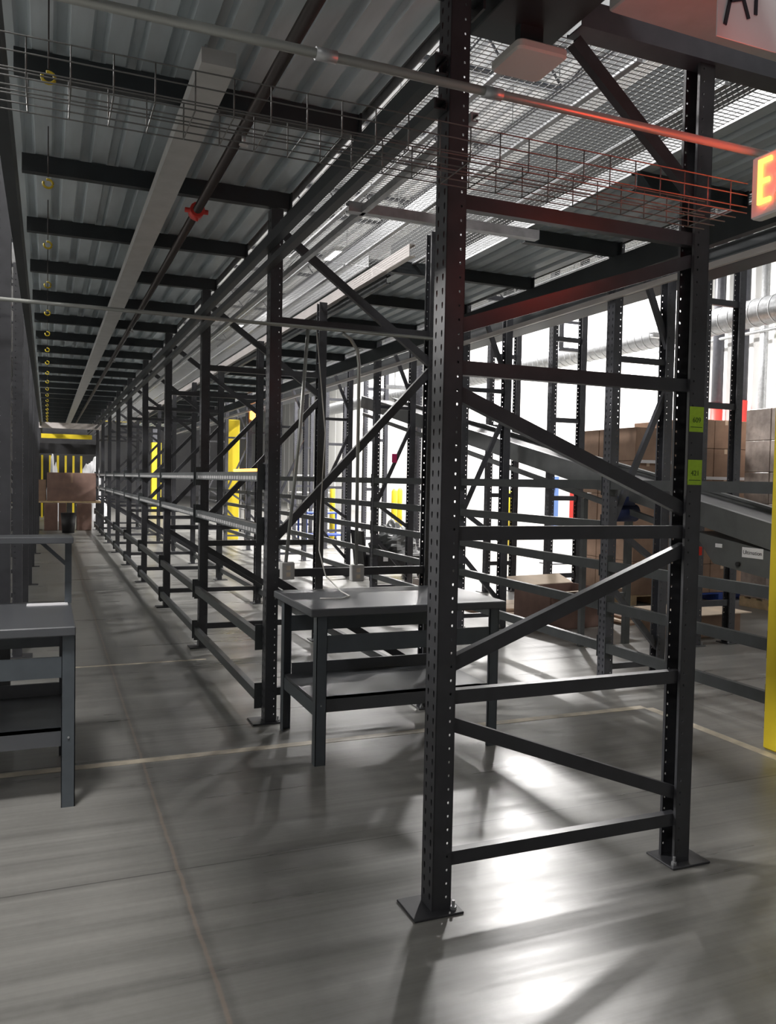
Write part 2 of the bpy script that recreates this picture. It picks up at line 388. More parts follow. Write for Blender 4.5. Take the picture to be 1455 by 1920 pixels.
for z, (nm, lab) in LV.items():
    first = None
    for k in range(1, 9):
        label = '%s front beam in the %s bay of the middle row%s' % (nm, ORD[k], ', with labels' if lab else '')
        loc = (X1-0.012, Y0+SP*k, z)
        if first is None: first = make_beam(label, loc, labels=lab, group='beams of the middle rack row')
        else: dup(first, loc, label)
first = None
for k in range(1, 9):
    label = 'lowest rear beam in the %s bay of the middle rack row' % ORD[k]
    loc = (X1+D1-0.005, Y0+SP*k, 0.195)
    if first is None: first = make_beam(label, loc, group='beams of the middle rack row')
    else: dup(first, loc, label)
LV2 = {1.64: 'topmost', 1.315: 'second highest', 0.995: 'middle', 0.675: 'second lowest', 0.345: 'lowest'}
for z, nm in LV2.items():
    first = None
    for k in range(0, 7):
        label = '%s beam in the %s bay of the right-hand rack row' % (nm, ORD[k+1])
        loc = (X2+0.03, Y2+SP*k, z)
        if first is None: first = make_beam(label, loc, group='beams of the right-hand rack row', h=0.075)
        else: dup(first, loc, label)
    if z != 1.315:
        make_beam('%s beam ending behind the yellow column, right-hand rack row' % nm, (X2+0.03, 3.712, z), length=1.69, group='beams of the right-hand rack row', h=0.075)

# ------------------------------------------------------------------ mezzanine decks
def corrugated(x0, x1, y0, y1, z, pitch=0.152, dpt=0.038):
    mb = MB(); pts = []; x = x0
    while x < x1-0.01:
        pts += [(x, z), (x+0.085, z), (x+0.10, z+dpt), (x+0.137, z+dpt)]; x += pitch
    ny = max(1, int((y1-y0)/2.54)); pts = [p for p in pts if p[0] <= x1]
    for a, b in zip(pts[:-1], pts[1:]):
        mb.quad((a[0], y0, a[1]), (a[0], y1, a[1]), (b[0], y1, b[1]), (b[0], y0, b[1]))
    me = mb.mesh('corrugated_deck', M['deck']); return solidify(me, 0.002, M['deck'])
def deck(x0, x1, y0, y1, label):
    t = thing('steel_deck', label, 'steel deck', (0, 0, 0))
    o = bpy.data.objects.new('corrugated_sheet', corrugated(x0, x1, y0, y1, 3.445)); C.objects.link(o); o.parent = t
    MB().box(x0, y0, 3.49, x1, y1, 3.51).build('walking_surface', M['farwall'], t)
    for xe, s_ in ((x0, -1), (x1, 1)):
        e = MB(); e.bar((xe+s_*0.004, y0, 3.49), (xe+s_*0.004, y1, 3.49), 0.006, 0.10, (1, 0, 0)); e.build('edge_angle', M['galv'], t)
    return t
deck(-0.22, 1.50, -3.0, 33.0, 'corrugated steel mezzanine deck over the main aisle')
deck(3.20, 4.06, 2.85, 6.70, 'narrow near piece of the corrugated deck right of the wire decks')
deck(2.56, 4.06, 6.72, 33.0, 'corrugated steel mezzanine deck between the middle and right-hand racks')
o = MB().bbox(4.80, 2.0, 3.30, 5.05, 33.0, 3.47, 0.004).build('box_girder', M['deckbeam']); o['label'] = 'dark box girder running along just beyond the right-hand rack row'; o['category'] = 'girder'
o = bpy.data.objects.new('steel_deck', corrugated(6.45, 8.25, 2.0, 12.4, 5.30)); C.objects.link(o); o['label'] = 'high corrugated upper deck to the right, above the conveyor'; o['category'] = 'steel deck'
deck(-4.5, -1.45, 4.2, 33.0, 'corrugated steel mezzanine deck beyond the left rack row')
def deck_beam(x0, x1, y, label, group):
    t = thing('deck_beam', label, 'deck beam', (x0, y, 3.34), 0, group)
    c = MB(); c.chan((0, 0, 0.05), (x1-x0, 0, 0.05), 0.055, 0.10, t=0.006); c.build('channel', M['deckbeam'], t)
    e = MB(); e.box(x1-x0-0.01, -0.05, -0.035, x1-x0, 0.05, 0.10); e.build('end_plate', M['deckbeam'], t)
    return t
fb = deck_beam(-0.14, 1.455, 1.47, 'first dark cross beam under the aisle deck, counted from the camera', 'cross beams under the aisle deck')
for k in range(1, 24): dup(fb, (-0.14, 1.47+1.27*k, 3.34), '%s dark cross beam under the aisle deck, counted from the camera' % ORD[k])
fb2 = deck_beam(3.18, 4.02, 4.01, 'first dark cross beam under the right-hand deck, counted from the camera', 'cross beams under the right-hand deck')
dup(fb2, (3.18, 5.23, 3.34), 'second dark cross beam under the right-hand deck, counted from the camera')
fb3 = deck_beam(2.64, 4.02, 6.45, 'third dark cross beam under the right-hand deck, counted from the camera', 'cross beams under the right-hand deck')
for k in range(3, 20): dup(fb3, (2.64, 6.45+1.27*(k-2), 3.34), '%s dark cross beam under the right-hand deck, counted from the camera' % ORD[k])
# long girders along the racks
def girder(name, x, y0, y1, z0, z1, m, label, w=0.05, side=-1):
    g = MB(); g.chan((x, y0, (z0+z1)/2), (x, y1, (z0+z1)/2), w, z1-z0, (side, 0, 0), t=0.005)
    return tag(g.build(name, m), label, 'long girder')
girder('long_girder', X1-0.032, Y0-0.04, 30, 3.05, 3.12, M['deckbeam'], 'upper dark long girder on the aisle side of the middle rack row')
girder('long_girder', X1-0.032, Y0-0.04, 30, 2.925, 2.965, M['deckbeam'], 'lower dark long girder on the aisle side of the middle rack row')
girder('long_girder', X1+0.16, Y0+0.06, 30, 2.955, 2.99, M['galv'], 'pale narrow girder just inside the dark girders of the middle row', w=0.03)
girder('long_girder', XL+0.03, 0.5, 30, 2.955, 3.12, M['deckbeam'], 'dark long girder above the left side of the aisle', side=1)
girder('long_girder', 2.60, 5.9, 30, 3.335, 3.43, M['rail'], 'pale shiny edge girder of the right-hand deck, above the middle row')
girder('long_girder', 2.65, 6.5, 30, 3.26, 3.335, M['deckbeam'], 'dark girder below the pale edge of the right-hand deck', w=0.04)
girder('long_girder', 4.02, 2.9, 30, 3.18, 3.34, M['deckbeam'], 'dark girder carrying the right edge of the right-hand deck', w=0.06)
girder('long_girder', 4.075, 2.9, 30, 3.05, 3.09, M['rail'], 'thin pale rail along the top of the right-hand rack row', w=0.03)
# wire mesh decks
def wire_deck(x0, x1, L, label, loc, group):
    mb = MB(); y = 0.0; r = 0.0016
    def rod(p, q): mb.bar(p, q, 2*r, 2*r, (0, 0, 1))
    while y <= L: rod((x0, y, 0), (x1, y, 0)); y += 0.032
    n = int((x1-x0)/0.038)
    for i in range(n+1): xx = x0+(x1-x0)*i/n; rod((xx, 0, 0.005), (xx, L, 0.005))
    t = thing('wire_deck', label, 'wire deck', loc, 0, group); mb.build('wire_mesh', M['wire'], t)
    for i in range(3):
        xx = x0 + (x1-x0)*(0.2+0.3*i); c = MB(); c.bar((xx, 0, -0.012), (xx, L, -0.012), 0.03, 0.014, (1, 0, 0)); c.build('support_channel', M['galv'], t)
    return t
wd = wire_deck(0, 1.02, SP-0.02, 'first narrow wire mesh deck panel above the middle rack row, counted from the camera', (1.53, 6.74, 3.44), 'wire decks above the middle rack row')
for k in range(1, 9): dup(wd, (1.53, 6.74+SP*k, 3.44), '%s narrow wire mesh deck panel above the middle rack row, counted from the camera' % ORD[k])
ww = wire_deck(0, 1.64, 1.87, 'nearest wide wire mesh deck panel above the near rack frame', (1.53, 2.95, 3.44), 'wire decks above the middle rack row')
dup(ww, (1.53, 4.84, 3.44), 'second wide wire mesh deck panel, above the workbench')
wd2 = wire_deck(0, 0.56, SP-0.14, 'first wire mesh deck panel above the right-hand rack row, counted from the camera', (4.12, Y2-SP+0.07, 3.62), 'wire decks above the right-hand rack row')
for k in range(1, 8): dup(wd2, (4.12, Y2-SP+0.07+SP*k, 3.62), '%s wire mesh deck panel above the right-hand rack row, counted from the camera' % ORD[k])
tag(MB().chan((1.40, 4.0, 2.98), (2.52, 4.0, 2.98), 0.05, 0.05, t=0.004).build('tie_bar', M['galv']), 'pale tie bar crossing below the wire decks behind the near frame', 'tie bar')

# ------------------------------------------------------------------ aisle services
t = thing('light_channel', 'long pale grey metal lighting channel hung under the aisle deck', 'light channel', (0.62, 3.33, 3.25))
MB().box(-0.068, 0, -0.03, 0.068, 26, 0.03).build('channel_body', M['strip'], t)
h = MB()
for i in range(11): h.bar((0, 0.3+2.54*i, 0.03), (0, 0.3+2.54*i, 0.19), 0.012, 0.012)
h.build('hanger', M['galv'], t)
t = thing('sprinkler_pipe', 'dark sprinkler pipe with a red clamp under the aisle deck', 'pipe', (0.845, 1.0, 3.235))
MB().tube([(0, 0, 0), (0, 29, 0)], 0.027, 12).build('pipe_run', M['pipe'], t)
c = MB(); c.tube([(0, 4.18, 0), (0, 4.27, 0)], 0.045, 12); c.tube([(-0.07, 4.22, 0), (0.07, 4.22, 0)], 0.015, 8); c.tube([(0, 4.22, 0), (0, 4.22, -0.06)], 0.010, 8); c.build('red_clamp', M['red'], t)
c = MB()
for yy in (2.9, 8.4, 11.0): c.tube([(0, yy, -0.02), (0, yy, -0.075)], 0.010, 8); c.tube([(0, yy, -0.075), (0, yy, -0.08)], 0.022, 10)
c.build('sprinkler_head', M['galv'], t)
def hook(label, loc):
    t = thing('ceiling_hook', label, 'hook', loc, 0, 'yellow hooks under the aisle deck')
    MB().tube([(0, 0, 0.30), (0, 0, 0.035)], 0.003, 6).build('stem', M['pipe'], t)
    pts = [(0.024*math.cos(a), 0.006*math.sin(a), 0.024*math.sin(a)) for a in [math.radians(110 - 310*i/14) for i in range(15)]]
    MB().tube(pts, 0.0065, 8).build('hook_ring', M['hook'], t); return t
hk = hook('first yellow hook hanging under the aisle deck, counted from the camera', (0.0, 3.54, 3.14))
for k in range(1, 20): dup(hk, (0.0, 3.54+1.27*k, 3.14), '%s yellow hook hanging under the aisle deck, counted from the camera' % ORD[k])
# conduit and wire basket tray crossing in front
t = thing('conduit', 'thick metal conduit crossing overhead in front of the near rack, red-lit at its right end', 'conduit', (0, 2.2, 2.757))
MB().tube([(-1.2, 0, 0), (2.75, 0, 0)], 0.0135, 12).build('pipe_run', M['conduit'], t)
c = MB()
for xx in (0.70, 1.22): MB().tube([(xx-0.03, 0, 0), (xx+0.03, 0, 0)], 0.0175, 12).build('coupling', M['galv'], t)
t = thing('wire_tray', 'wire basket cable tray crossing overhead in front of the near rack', 'cable tray', (0, 2.2, 2.545))
lw = MB(); cw = MB()
for (y, z) in ((0, 0.10), (0, 0.06), (0, 0.02), (0.0, 0.0), (0.05, 0.0), (0.10, 0.0), (0.15, 0.0), (0.2, 0.0), (0.2, 0.05), (0.2, 0.10)): lw.tube([(-1.3, y, z), (2.225, y, z)], 0.0020, 6)
lw.build('long_wires', M['traywire'], t)
for i in range(35):
    xx = -1.25 + i*0.1
    cw.tube([(xx, 0, 0.10), (xx, 0, 0.0)], 0.0020, 6); cw.tube([(xx, 0.0, 0.0), (xx, 0.2, 0.0)], 0.0020, 6); cw.tube([(xx, 0.2, 0), (xx, 0.2, 0.10)], 0.0020, 6)
cw.build('cross_wires', M['traywire'], t)
# far conduit above the bench
t = thing('conduit', 'thin horizontal conduit crossing the aisle behind the workbench', 'conduit', (0, 5.12, 2.57))
MB().tube([(-1.3, 0, 0), (2.45, 0, 0)], 0.0115, 10).build('pipe_run', M['conduit'], t)
# exit sign
t = thing('exit_sign', 'lit red EXIT sign hanging beside the overhead cable tray', 'exit sign', (2.24, 2.155, 2.638))
MB().bbox(0.0, -0.31, -0.115, 0.05, 0.045, 0.095, 0.006).build('housing', M['exitface'], t)
lt = MB()
def letter(strokes, y0, w_, h_, z0, th, mb, x=-0.006):
    for (a, b, c, d) in strokes:                       # strokes on the yz plane, +screen-right is -y
        mb.bar((x, y0-a*w_, z0+b*h_), (x, y0-c*w_, z0+d*h_), 0.008, th, (1, 0, 0))
E_ = [(0, -0.06, 0, 1.06), (0, 0, 1, 0), (0, 0.5, 0.85, 0.5), (0, 1, 1, 1)]
X_ = [(0, 0, 1, 1), (0, 1, 1, 0)]
I_ = [(0.5, 0, 0.5, 1)]
T_ = [(0.5, 0, 0.5, 1), (0, 1, 1, 1)]
for st, y0 in ((E_, 0.0), (X_, -0.08), (I_, -0.14), (T_, -0.21)): letter(st, y0, 0.046, 0.135, -0.068, 0.015, lt)
lt.build('letters', M['exitled'], t)
MB().tube([(0.02, -0.1, 0.10), (0.02, -0.1, 0.72)], 0.008, 8).build('hanging_rod', M['galv'], t)
area('exit_sign_light', (2.20, 2.03, 2.61), 0.30, 0.16, 3.0, (1, 0.03, 0.02), (1.6, 2.55, 3.05))

# soffit box, access point, tie beam, white beam, hand-lettered card
t = thing('soffit_box', 'dark boxed soffit beside the top of the near rack post', 'soffit box', (1.515, 1.6, 3.34))
MB().bbox(0, 0, 0, 0.335, 1.33, 0.35, 0.004).build('box_shell', M['deckbeam'], t)
t = thing('access_point', 'pale square wireless access point under the dark soffit', 'access point', (1.70, 2.79, 3.20))
a = MB(); pts = []
for (cx_, cy_, a0) in ((0.085, 0.085, 0), (-0.085, 0.085, 90), (-0.085, -0.085, 180), (0.085, -0.085, 270)):
    for i in range(5): aa = math.radians(a0+i*22.5); pts.append((cx_+0.025*math.cos(aa), cy_+0.025*math.sin(aa)))
n = len(pts)
for z, s_ in ((0.0, 0.93), (0.008, 1.0), (0.03, 1.0), (0.035, 0.96)): a.v += [(p[0]*s_, p[1]*s_, z) for p in pts]
for k in range(3):
    for i in range(n): a.f.append((k*n+i, k*n+(i+1) % n, (k+1)*n+(i+1) % n, (k+1)*n+i))
a.f.append(tuple(reversed(range(n)))); a.f.append(tuple(range(3*n, 4*n)))
a.build('cover', M['white'], t)
MB().box(-0.05, -0.02, 0.035, 0.05, 0.02, 0.14).build('bracket', M['deckbeam'], t)
t = thing('tie_beam', 'dark red-lit cross beam over the top of the near rack frame', 'tie beam', (1.86, Y0-0.02, 3.33))
MB().chan((0, 0, 0.05), (2.3, 0, 0.05), 0.10, 0.10, (0, -1, 0), 0.006).build('channel', M['rack2'], t)
t = thing('white_beam', 'scuffed white painted beam crossing overhead at top right', 'overhead beam', (1.86, 2.27, 3.295))
t.rotation_euler = (0, 0, 0.02)
MB().bbox(0.0, 0, 0, 2.2, 0.24, 0.20, 0.006).build('beam_body', M['strip'], t)
t = thing('hanging_card', 'white card with black hand-drawn AI letters hanging at top right', 'sign card', (2.01, 2.14, 3.04))
MB().box(0.0, 0.0, 0.03, 0.26, 0.004, 0.30).build('card_sheet', M['paper'], t)
lm = MB()
for (x0_, z0_, x1_, z1_) in ((0.03, 0.07, 0.07, 0.25), (0.07, 0.25, 0.13, 0.11), (0.045, 0.15, 0.105, 0.17), (0.16, 0.13, 0.16, 0.27)):
    lm.bar((x0_, -0.003, z0_), (x1_, -0.003, z1_), 0.004, 0.013, (0, 1, 0))
lm.build('lettering', M['black_ink'], t)

# lime labels on the near right post
def text_mesh(txt, size, m, name):
    cu = bpy.data.curves.new(name, 'FONT'); cu.body = txt; cu.size = size; cu.align_x = 'CENTER'; cu.align_y = 'CENTER'; cu.extrude = 0.0004
    o = bpy.data.objects.new('tmp', cu); C.objects.link(o)
    me = bpy.data.meshes.new_from_object(o.evaluated_get(bpy.context.evaluated_depsgraph_get())); bpy.data.objects.remove(o)
    me.materials.clear(); me.materials.append(m); return me
for z, tx, nm in ((1.88, '609', 'upper'), (1.66, '421', 'lower')):
    t = thing('location_label', '%s lime green location label stuck on the near right rack post' % nm, 'label', (X1+D1-0.039, Y0-0.0505, z))
    MB().box(-0.038, -0.001, -0.052, 0.036, 0.0, 0.052).build('sticker', M['lime'], t)
    o = bpy.data.objects.new('print', text_mesh(tx, 0.030, M['ink'], 'print')); C.objects.link(o); o.parent = t; o.location = (0.0, -0.0017, -0.004); o.rotation_euler = (math.pi/2, 0, 0)
    MB().box(-0.032, -0.0016, -0.034, 0.030, -0.001, -0.031).build('printed_rule', M['ink'], t)

# ------------------------------------------------------------------ workbenches
def bench(label, loc, w_, d_, H, over=0.03):
    """origin = front left floor corner, x to w_, y to d_"""
    t = thing('workbench', label, 'workbench', loc)
    tp = MB(); tp.bbox(-0.045, -0.035, H-0.045, w_+over, d_+0.03, H, 0.005); tp.build('tabletop', M['benchtop'], t)
    LW = 0.062
    for (x_, y_) in ((0, 0), (w_-LW, 0), (0, d_-LW), (w_-LW, d_-LW)):
        l = MB(); sx = 1 if x_ == 0 else -1; sy = 1 if y_ == 0 else -1
        cx = x_ if x_ == 0 else w_; cy = y_ if y_ == 0 else d_
        l.box(min(cx, cx+sx*LW), min(cy, cy+sy*0.004), 0, max(cx, cx+sx*LW), max(cy, cy+sy*0.004), H-0.045)
        l.box(min(cx, cx+sx*0.004), min(cy, cy+sy*LW), 0, max(cx, cx+sx*0.004), max(cy, cy+sy*LW), H-0.045)
        l.box(min(cx+sx*LW, cx+sx*(LW-0.003)), min(cy, cy+sy*0.02), 0, max(cx+sx*LW, cx+sx*(LW-0.003)), max(cy, cy+sy*0.02), H-0.045)
        lo = l.build('leg', M['bench'], t)
        b = MB(); b.tube([(cx+sx*0.03, cy-sy*0.0, 0.34), (cx+sx*0.03, cy-sy*0.006, 0.34)], 0.005, 8); b.build('bolt', M['galv'], lo)
    for y_, nm in ((0.006, 'front_rail'), (d_-0.02, 'rear_rail')):
        MB().box(LW, y_, 0.63, w_-LW, y_+0.012, 0.73).build(nm, M['bench'], t)
    sh = MB(); sh.box(0.012, 0.10, 0.345, w_-0.012, d_-0.03, 0.36); sh.box(LW, 0.10, 0.27, w_-LW, 0.112, 0.36); sh.box(LW, d_-0.045, 0.345, w_-LW, d_-0.03, 0.43)
    sh.build('lower_shelf', M['benchtop'], t)
    for x_ in (0.006, w_-0.018): MB().box(x_, LW, 0.27, x_+0.012, d_-LW, 0.345).build('side_rail', M['bench'], t)
    return t
tb = bench('grey steel workbench with lower shelf beside the near rack frame', (1.385, 4.345, 0), 1.155, 0.745, 0.888)
lb = bench('grey steel workbench with raised back shelf at the left picture edge', (-1.09, 4.20, 0), 1.22, 0.80, 0.88, 0.0)
for x_ in (0.03, 1.185): MB().box(x_, 0.74, 0.88, x_+0.035, 0.775, 1.23).build('riser_post', M['bench'], lb)
MB().bbox(0.0, 0.60, 1.225, 1.225, 0.82, 1.26, 0.003).build('riser_shelf', M['benchtop'], lb)
MB().bar((1.19, 0.757, 1.10), (1.06, 0.757, 1.225), 0.03, 0.02).build('riser_brace', M['bench'], lb)
tag(MB().box(-0.10, 4.86, 0.8805, 0.11, 4.95, 0.884).build('paper_sheet', M['paper']), 'white paper strip lying on the left workbench', 'paper')
# junction boxes with drop conduits
def outlet(label, x_, y_, z_, path):
    t = thing('outlet_box', label, 'outlet box', (x_, y_, z_))
    MB().bbox(-0.042, -0.03, -0.055, 0.042, 0.03, 0.055, 0.004).build('box_body', M['strip'], t)
    f = MB(); f.box(-0.014, -0.032, -0.035, 0.014, -0.030, -0.008); f.box(-0.014, -0.032, 0.008, 0.014, -0.030, 0.035); f.build('socket', M['cream'], t)
    MB().tube([(a-x_, b-y_, c-z_) for a, b, c in path], 0.0115, 10).build('drop_conduit', M['conduit'], t)
outlet('pale metal outlet box on the slanting conduit at the left of the workbench', 1.43, 5.135, 1.01, [(1.42, 5.135, 1.06), (1.50, 5.135, 1.9), (1.545, 5.14, 2.56)])
outlet('grey metal outlet box on the bent conduit over the workbench centre', 1.905, 5.13, 0.985, [(1.90, 5.13, 1.04), (1.895, 5.13, 2.36), (1.88, 5.125, 2.45), (1.83, 5.12, 2.52), (1.775, 5.12, 2.552)])
tag(MB().tube([(1.60, 5.13, 2.55), (1.66, 5.10, 1.9), (1.62, 5.05, 1.4), (1.60, 5.0, 1.15), (1.63, 4.95, 0.99), (1.70, 4.85, 0.905), (1.71, 4.72, 0.894), (1.62, 4.62, 0.894), (1.50, 4.66, 0.894)], 0.004, 8).build('power_cord', M['white']), 'white cord hanging down and looping on the workbench top', 'cord')

# ------------------------------------------------------------------ yellow columns
def column(label, x0, y0, x1, y1, H, Htot=9.0):
    t = thing('column_guard', label, 'column', (x0, y0, 0), 0, 'yellow guarded columns')
    MB().bbox(0, 0, 0, x1-x0, y1-y0, H, 0.01).build('yellow_guard', M['yellow'], t)
    MB().bbox(0.04, 0.04, H, x1-x0-0.04, y1-y0-0.04, Htot-0.1, 0.01).build('steel_column', M['rack2'], t)
column('big yellow column guard cut off by the right picture edge', 4.08, 3.28, 4.52, 3.76, 2.20, 3.3)
column('yellow column seen past the middle rack row, nearer of two', 4.29, 21.3, 4.61, 21.62, 3.1, 3.29)
column('yellow column far along the hall, beyond the nearer one', 4.30, 38.0, 4.72, 38.4, 3.1)

# ------------------------------------------------------------------ conveyor
def cz(y): return 1.32 + 0.195*(y-4.49)
t = thing('belt_conveyor', 'inclined grey belt conveyor rising away between the rack rows', 'conveyor', (0, 0, 0))
ya, yb = 4.0, 13.0
b = MB(); b.bar((5.15, ya, cz(ya)-0.03), (5.15, yb, cz(yb)-0.03), 0.52, 0.02, (1, 0, 0)); b.build('belt', M['belt'], t)
for xx, nm in ((4.87, 'near_side_rail'), (5.43, 'far_side_rail')):
    r = MB(); r.chan((xx, ya, cz(ya)-0.07), (xx, yb, cz(yb)-0.07), 0.045, 0.18, (-1 if xx < 5 else 1, 0, 0), 0.005)
    r.bar((xx, ya, cz(ya)+0.025), (xx, yb, cz(yb)+0.025), 0.05, 0.012, (1, 0, 0)); r.build(nm, M['frame'], t)
r = MB(); r.bar((4.90, ya, cz(ya)-0.27), (4.90, yb, cz(yb)-0.27), 0.04, 0.05, (1, 0, 0)); r.build('return_rail', M['frame'], t)
for yy in (6.77, 10.95):
    l = MB(); l.bar((5.43, yy, 0), (5.43, yy, cz(yy)-0.15), 0.06, 0.06); l.bar((4.89, yy, 0), (4.89, yy, cz(yy)-0.3), 0.05, 0.05); l.bar((4.89, yy, 0.5), (5.43, yy, 0.5), 0.04, 0.04); l.build('support_leg', M['frame'], t)
d = MB(); d.v = []; zz = [(4.30, 0.92), (5.02, 1.00), (5.25, 1.24), (4.30, 1.12)]
n0 = len(d.v); d.v += [(4.86, y, z) for y, z in zz] + [(5.10, y, z) for y, z in zz]
d.f += [(0, 3, 2, 1), (4, 5, 6, 7), (0, 1, 5, 4), (1, 2, 6, 5), (2, 3, 7, 6), (3, 0, 4, 7)]
dr = d.build('drive_housing', M['frame'], t)
pl = MB(); pl.box(-0.10, -0.0, -0.038, 0.10, 0.001, 0.038)
po = pl.build('name_plate', M['paper'], t); po.location = (4.857, 4.63, 1.115); po.rotation_euler = (0.19*0, 0, -math.pi/2)
tx = bpy.data.objects.new('plate_lettering', text_mesh('Ultimation', 0.042, M['black_ink'], 'plate')); C.objects.link(tx); tx.parent = t
tx.location = (4.8555, 4.63, 1.115); tx.rotation_euler = (math.pi/2, 0, -math.pi/2)
MB().box(4.855, 4.93, 1.13, 4.858, 5.0, 1.16).build('small_sticker', M['paper'], t)
MB().tube([(4.86, 4.76, 1.02), (4.84, 4.76, 1.02)], 0.018, 10).build('bearing', M['black'], t)
MB().bbox(4.80, 5.15, 1.05, 4.87, 5.22, 1.12, 0.004).build('stop_button', M['red'], t)
mo = MB(); mo.tube([(4.70, 6.15, 1.35), (5.0, 6.15, 1.35)], 0.08, 14); mo.box(4.74, 6.05, 1.42, 4.92, 6.25, 1.50); mo.build('drive_motor', M['navy'], t)

# ------------------------------------------------------------------ pallets, cartons, cardboard
def carton(mb, x, y, z, w_, d_, h_): mb.bbox(x+0.004, y+0.004, z, x+w_-0.004, y+d_-0.004, z+h_-0.004, 0.006)
STACKS = [
    ('left carton stack behind the conveyor', (7.22, 8.9, 0), 2, 3, 5, 0.43, 0.40, 0.45, M['wood'], M['card']),
    ('middle carton stack right of the near rack post', (8.10, 8.85, 0), 3, 3, 6, 0.42, 0.40, 0.40, M['blue'], M['card']),
    ('tall carton stack against the right picture edge', (8.72, 7.25, 0), 2, 3, 6, 0.50, 0.42, 0.42, M['wood'], M['wrap']),
]
ROWN = ['bottom layer', 'second layer', 'third layer', 'fourth layer', 'fifth layer', 'top layer']
COLN = ['left', 'middle', 'right']; DEPN = ['front', 'centre', 'rear']
for (lab, loc, nx, ny, nz, cw_, cd_, ch_, pm, cm) in STACKS:
    t = thing('pallet', 'pallet carrying the ' + lab, 'pallet', loc)
    p = MB(); w_, d_ = nx*cw_, ny*cd_
    for x_ in (0, w_/2-0.045, w_-0.09): p.box(x_, 0, 0, x_+0.09, d_, 0.11)
    for i in range(7): y_ = i*(d_-0.09)/6; p.box(0, y_, 0.11, w_, y_+0.09, 0.132)
    p.build('deck_boards', pm, t)
    cmesh = None
    for k in range(nz):
        for i in range(nx):
            for j in range(ny):
                if j > 0 and k < nz-1 and i > 0: continue        # inner cartons hidden on all sides
                mb = MB(); mb.bbox(0.004, 0.004, 0, cw_-0.004, cd_-0.004, ch_-0.004, 0.006)
                if cmesh is None:
                    cmesh = mb.mesh('carton', cm); tmb = MB(); tmb.box(cw_/2-0.025, 0.003, ch_-0.07, cw_/2+0.025, 0.0045, ch_-0.005); tmb.box(cw_/2-0.025, 0.003, ch_-0.0042, cw_/2+0.025, cd_-0.003, ch_-0.0032); tmesh = tmb.mesh('packing_tape', M['cardlight'])
                o = bpy.data.objects.new('carton', cmesh); C.objects.link(o); o.location = (loc[0]+i*cw_+random.uniform(-.003, .003), loc[1]+j*cd_, 0.133+k*ch_)
                tt = bpy.data.objects.new('packing_tape', tmesh); C.objects.link(tt); tt.parent = o
                cn = COLN[i] if nx == 3 else ('left', 'right')[i]
                tag(o, 'brown carton, %s %s place, %s of the %s' % (DEPN[j], cn, ROWN[k] if k < nz-1 else 'top layer', lab.split(' behind')[0].split(' right of')[0].split(' against')[0] + (' behind the conveyor' if 'left' in lab else ' beside the post' if 'middle' in lab else ' at the picture edge')), 'carton', 'cartons stacked on pallets')
    for k in range(2, nz, 2):
        z = 0.133+k*ch_
        o = MB().box(loc[0]-0.012, loc[1]-0.012, z-0.03, loc[0]+w_+0.012, loc[1]-0.003, z+0.012).build('wrap_band', M['paper'])
        tag(o, 'white wrap edge at the %s, %s' % (ROWN[k], lab), 'wrap')
# low pile of folded cardboard by the right-hand rack
t = thing('cardboard_box', 'open dark-sided cardboard box on the floor under the conveyor', 'cardboard box', (5.05, 7.55, 0), 0.15)
cb = MB(); H_ = 0.42
for q in ((0, 0, 0.9, 0.01), (0, 0.6, 0.9, 0.61), (0, 0, 0.01, 0.6), (0.89, 0, 0.9, 0.6)): cb.box(q[0], q[1], 0, q[2], q[3], H_)
cb.box(0, 0, 0, 0.9, 0.6, 0.01); cb.build('box_walls', M['carddark'], t)
for (p0, p1, p2, p3) in (((0, 0, H_), (0.9, 0, H_), (0.9, -0.22, H_+0.03), (0, -0.22, H_+0.03)), ((0, 0.61, H_), (0.9, 0.61, H_), (0.9, 0.85, H_+0.08), (0, 0.85, H_+0.08))):
    f = MB(); f.quad(p0, p1, p2, p3); f.quad(*[(a, b, c+0.006) for a, b, c in (p3, p2, p1, p0)]); f.build('flap', M['cardlight'], t)
for i, (x_, y_, z_, w_, d_, rz) in enumerate([(4.85, 8.75, 0.0, 0.95, 0.7, 0.05), (4.85, 8.85, 0.026, 0.9, 0.7, -0.08), (6.15, 7.6, 0.0, 1.0, 0.7, 0.25), (6.1, 7.6, 0.026, 1.0, 0.65, 0.1), (6.15, 7.65, 0.052, 0.9, 0.7, -0.1), (5.0, 8.28, 0.0, 0.8, 0.40, 0.1)]):
    o = MB(); o.box(0, 0, 0, w_, d_, 0.006); o.box(0.0, 0, 0.006, w_, d_*0.48, 0.024); o.box(0, d_*0.52, 0.006, w_, d_, 0.022)
    tag(o.build('flattened_carton', M['cardlight'] if i % 2 else M['card'], loc=(x_, y_, z_), rot=(0, 0, rz)),
        ['bottom flattened carton left of the open box', 'upper flattened carton left of the open box', 'bottom flattened carton right of the open box', 'middle flattened carton right of the open box', 'top flattened carton right of the open box', 'large flattened carton behind the open box'][i], 'cardboard', 'flattened cartons on the floor')
t = thing('cardboard_box', 'closed long brown carton lying right of the open cardboard box', 'cardboard box', (6.02, 6.72, 0.0), 0.05)
MB().bbox(0, 0, 0, 0.95, 0.5, 0.26, 0.01).build('box_body', M['card'], t); MB().box(-0.02, -0.12, 0.262, 0.97, 0.6, 0.272).build('lid_sheet', M['cardlight'], t)
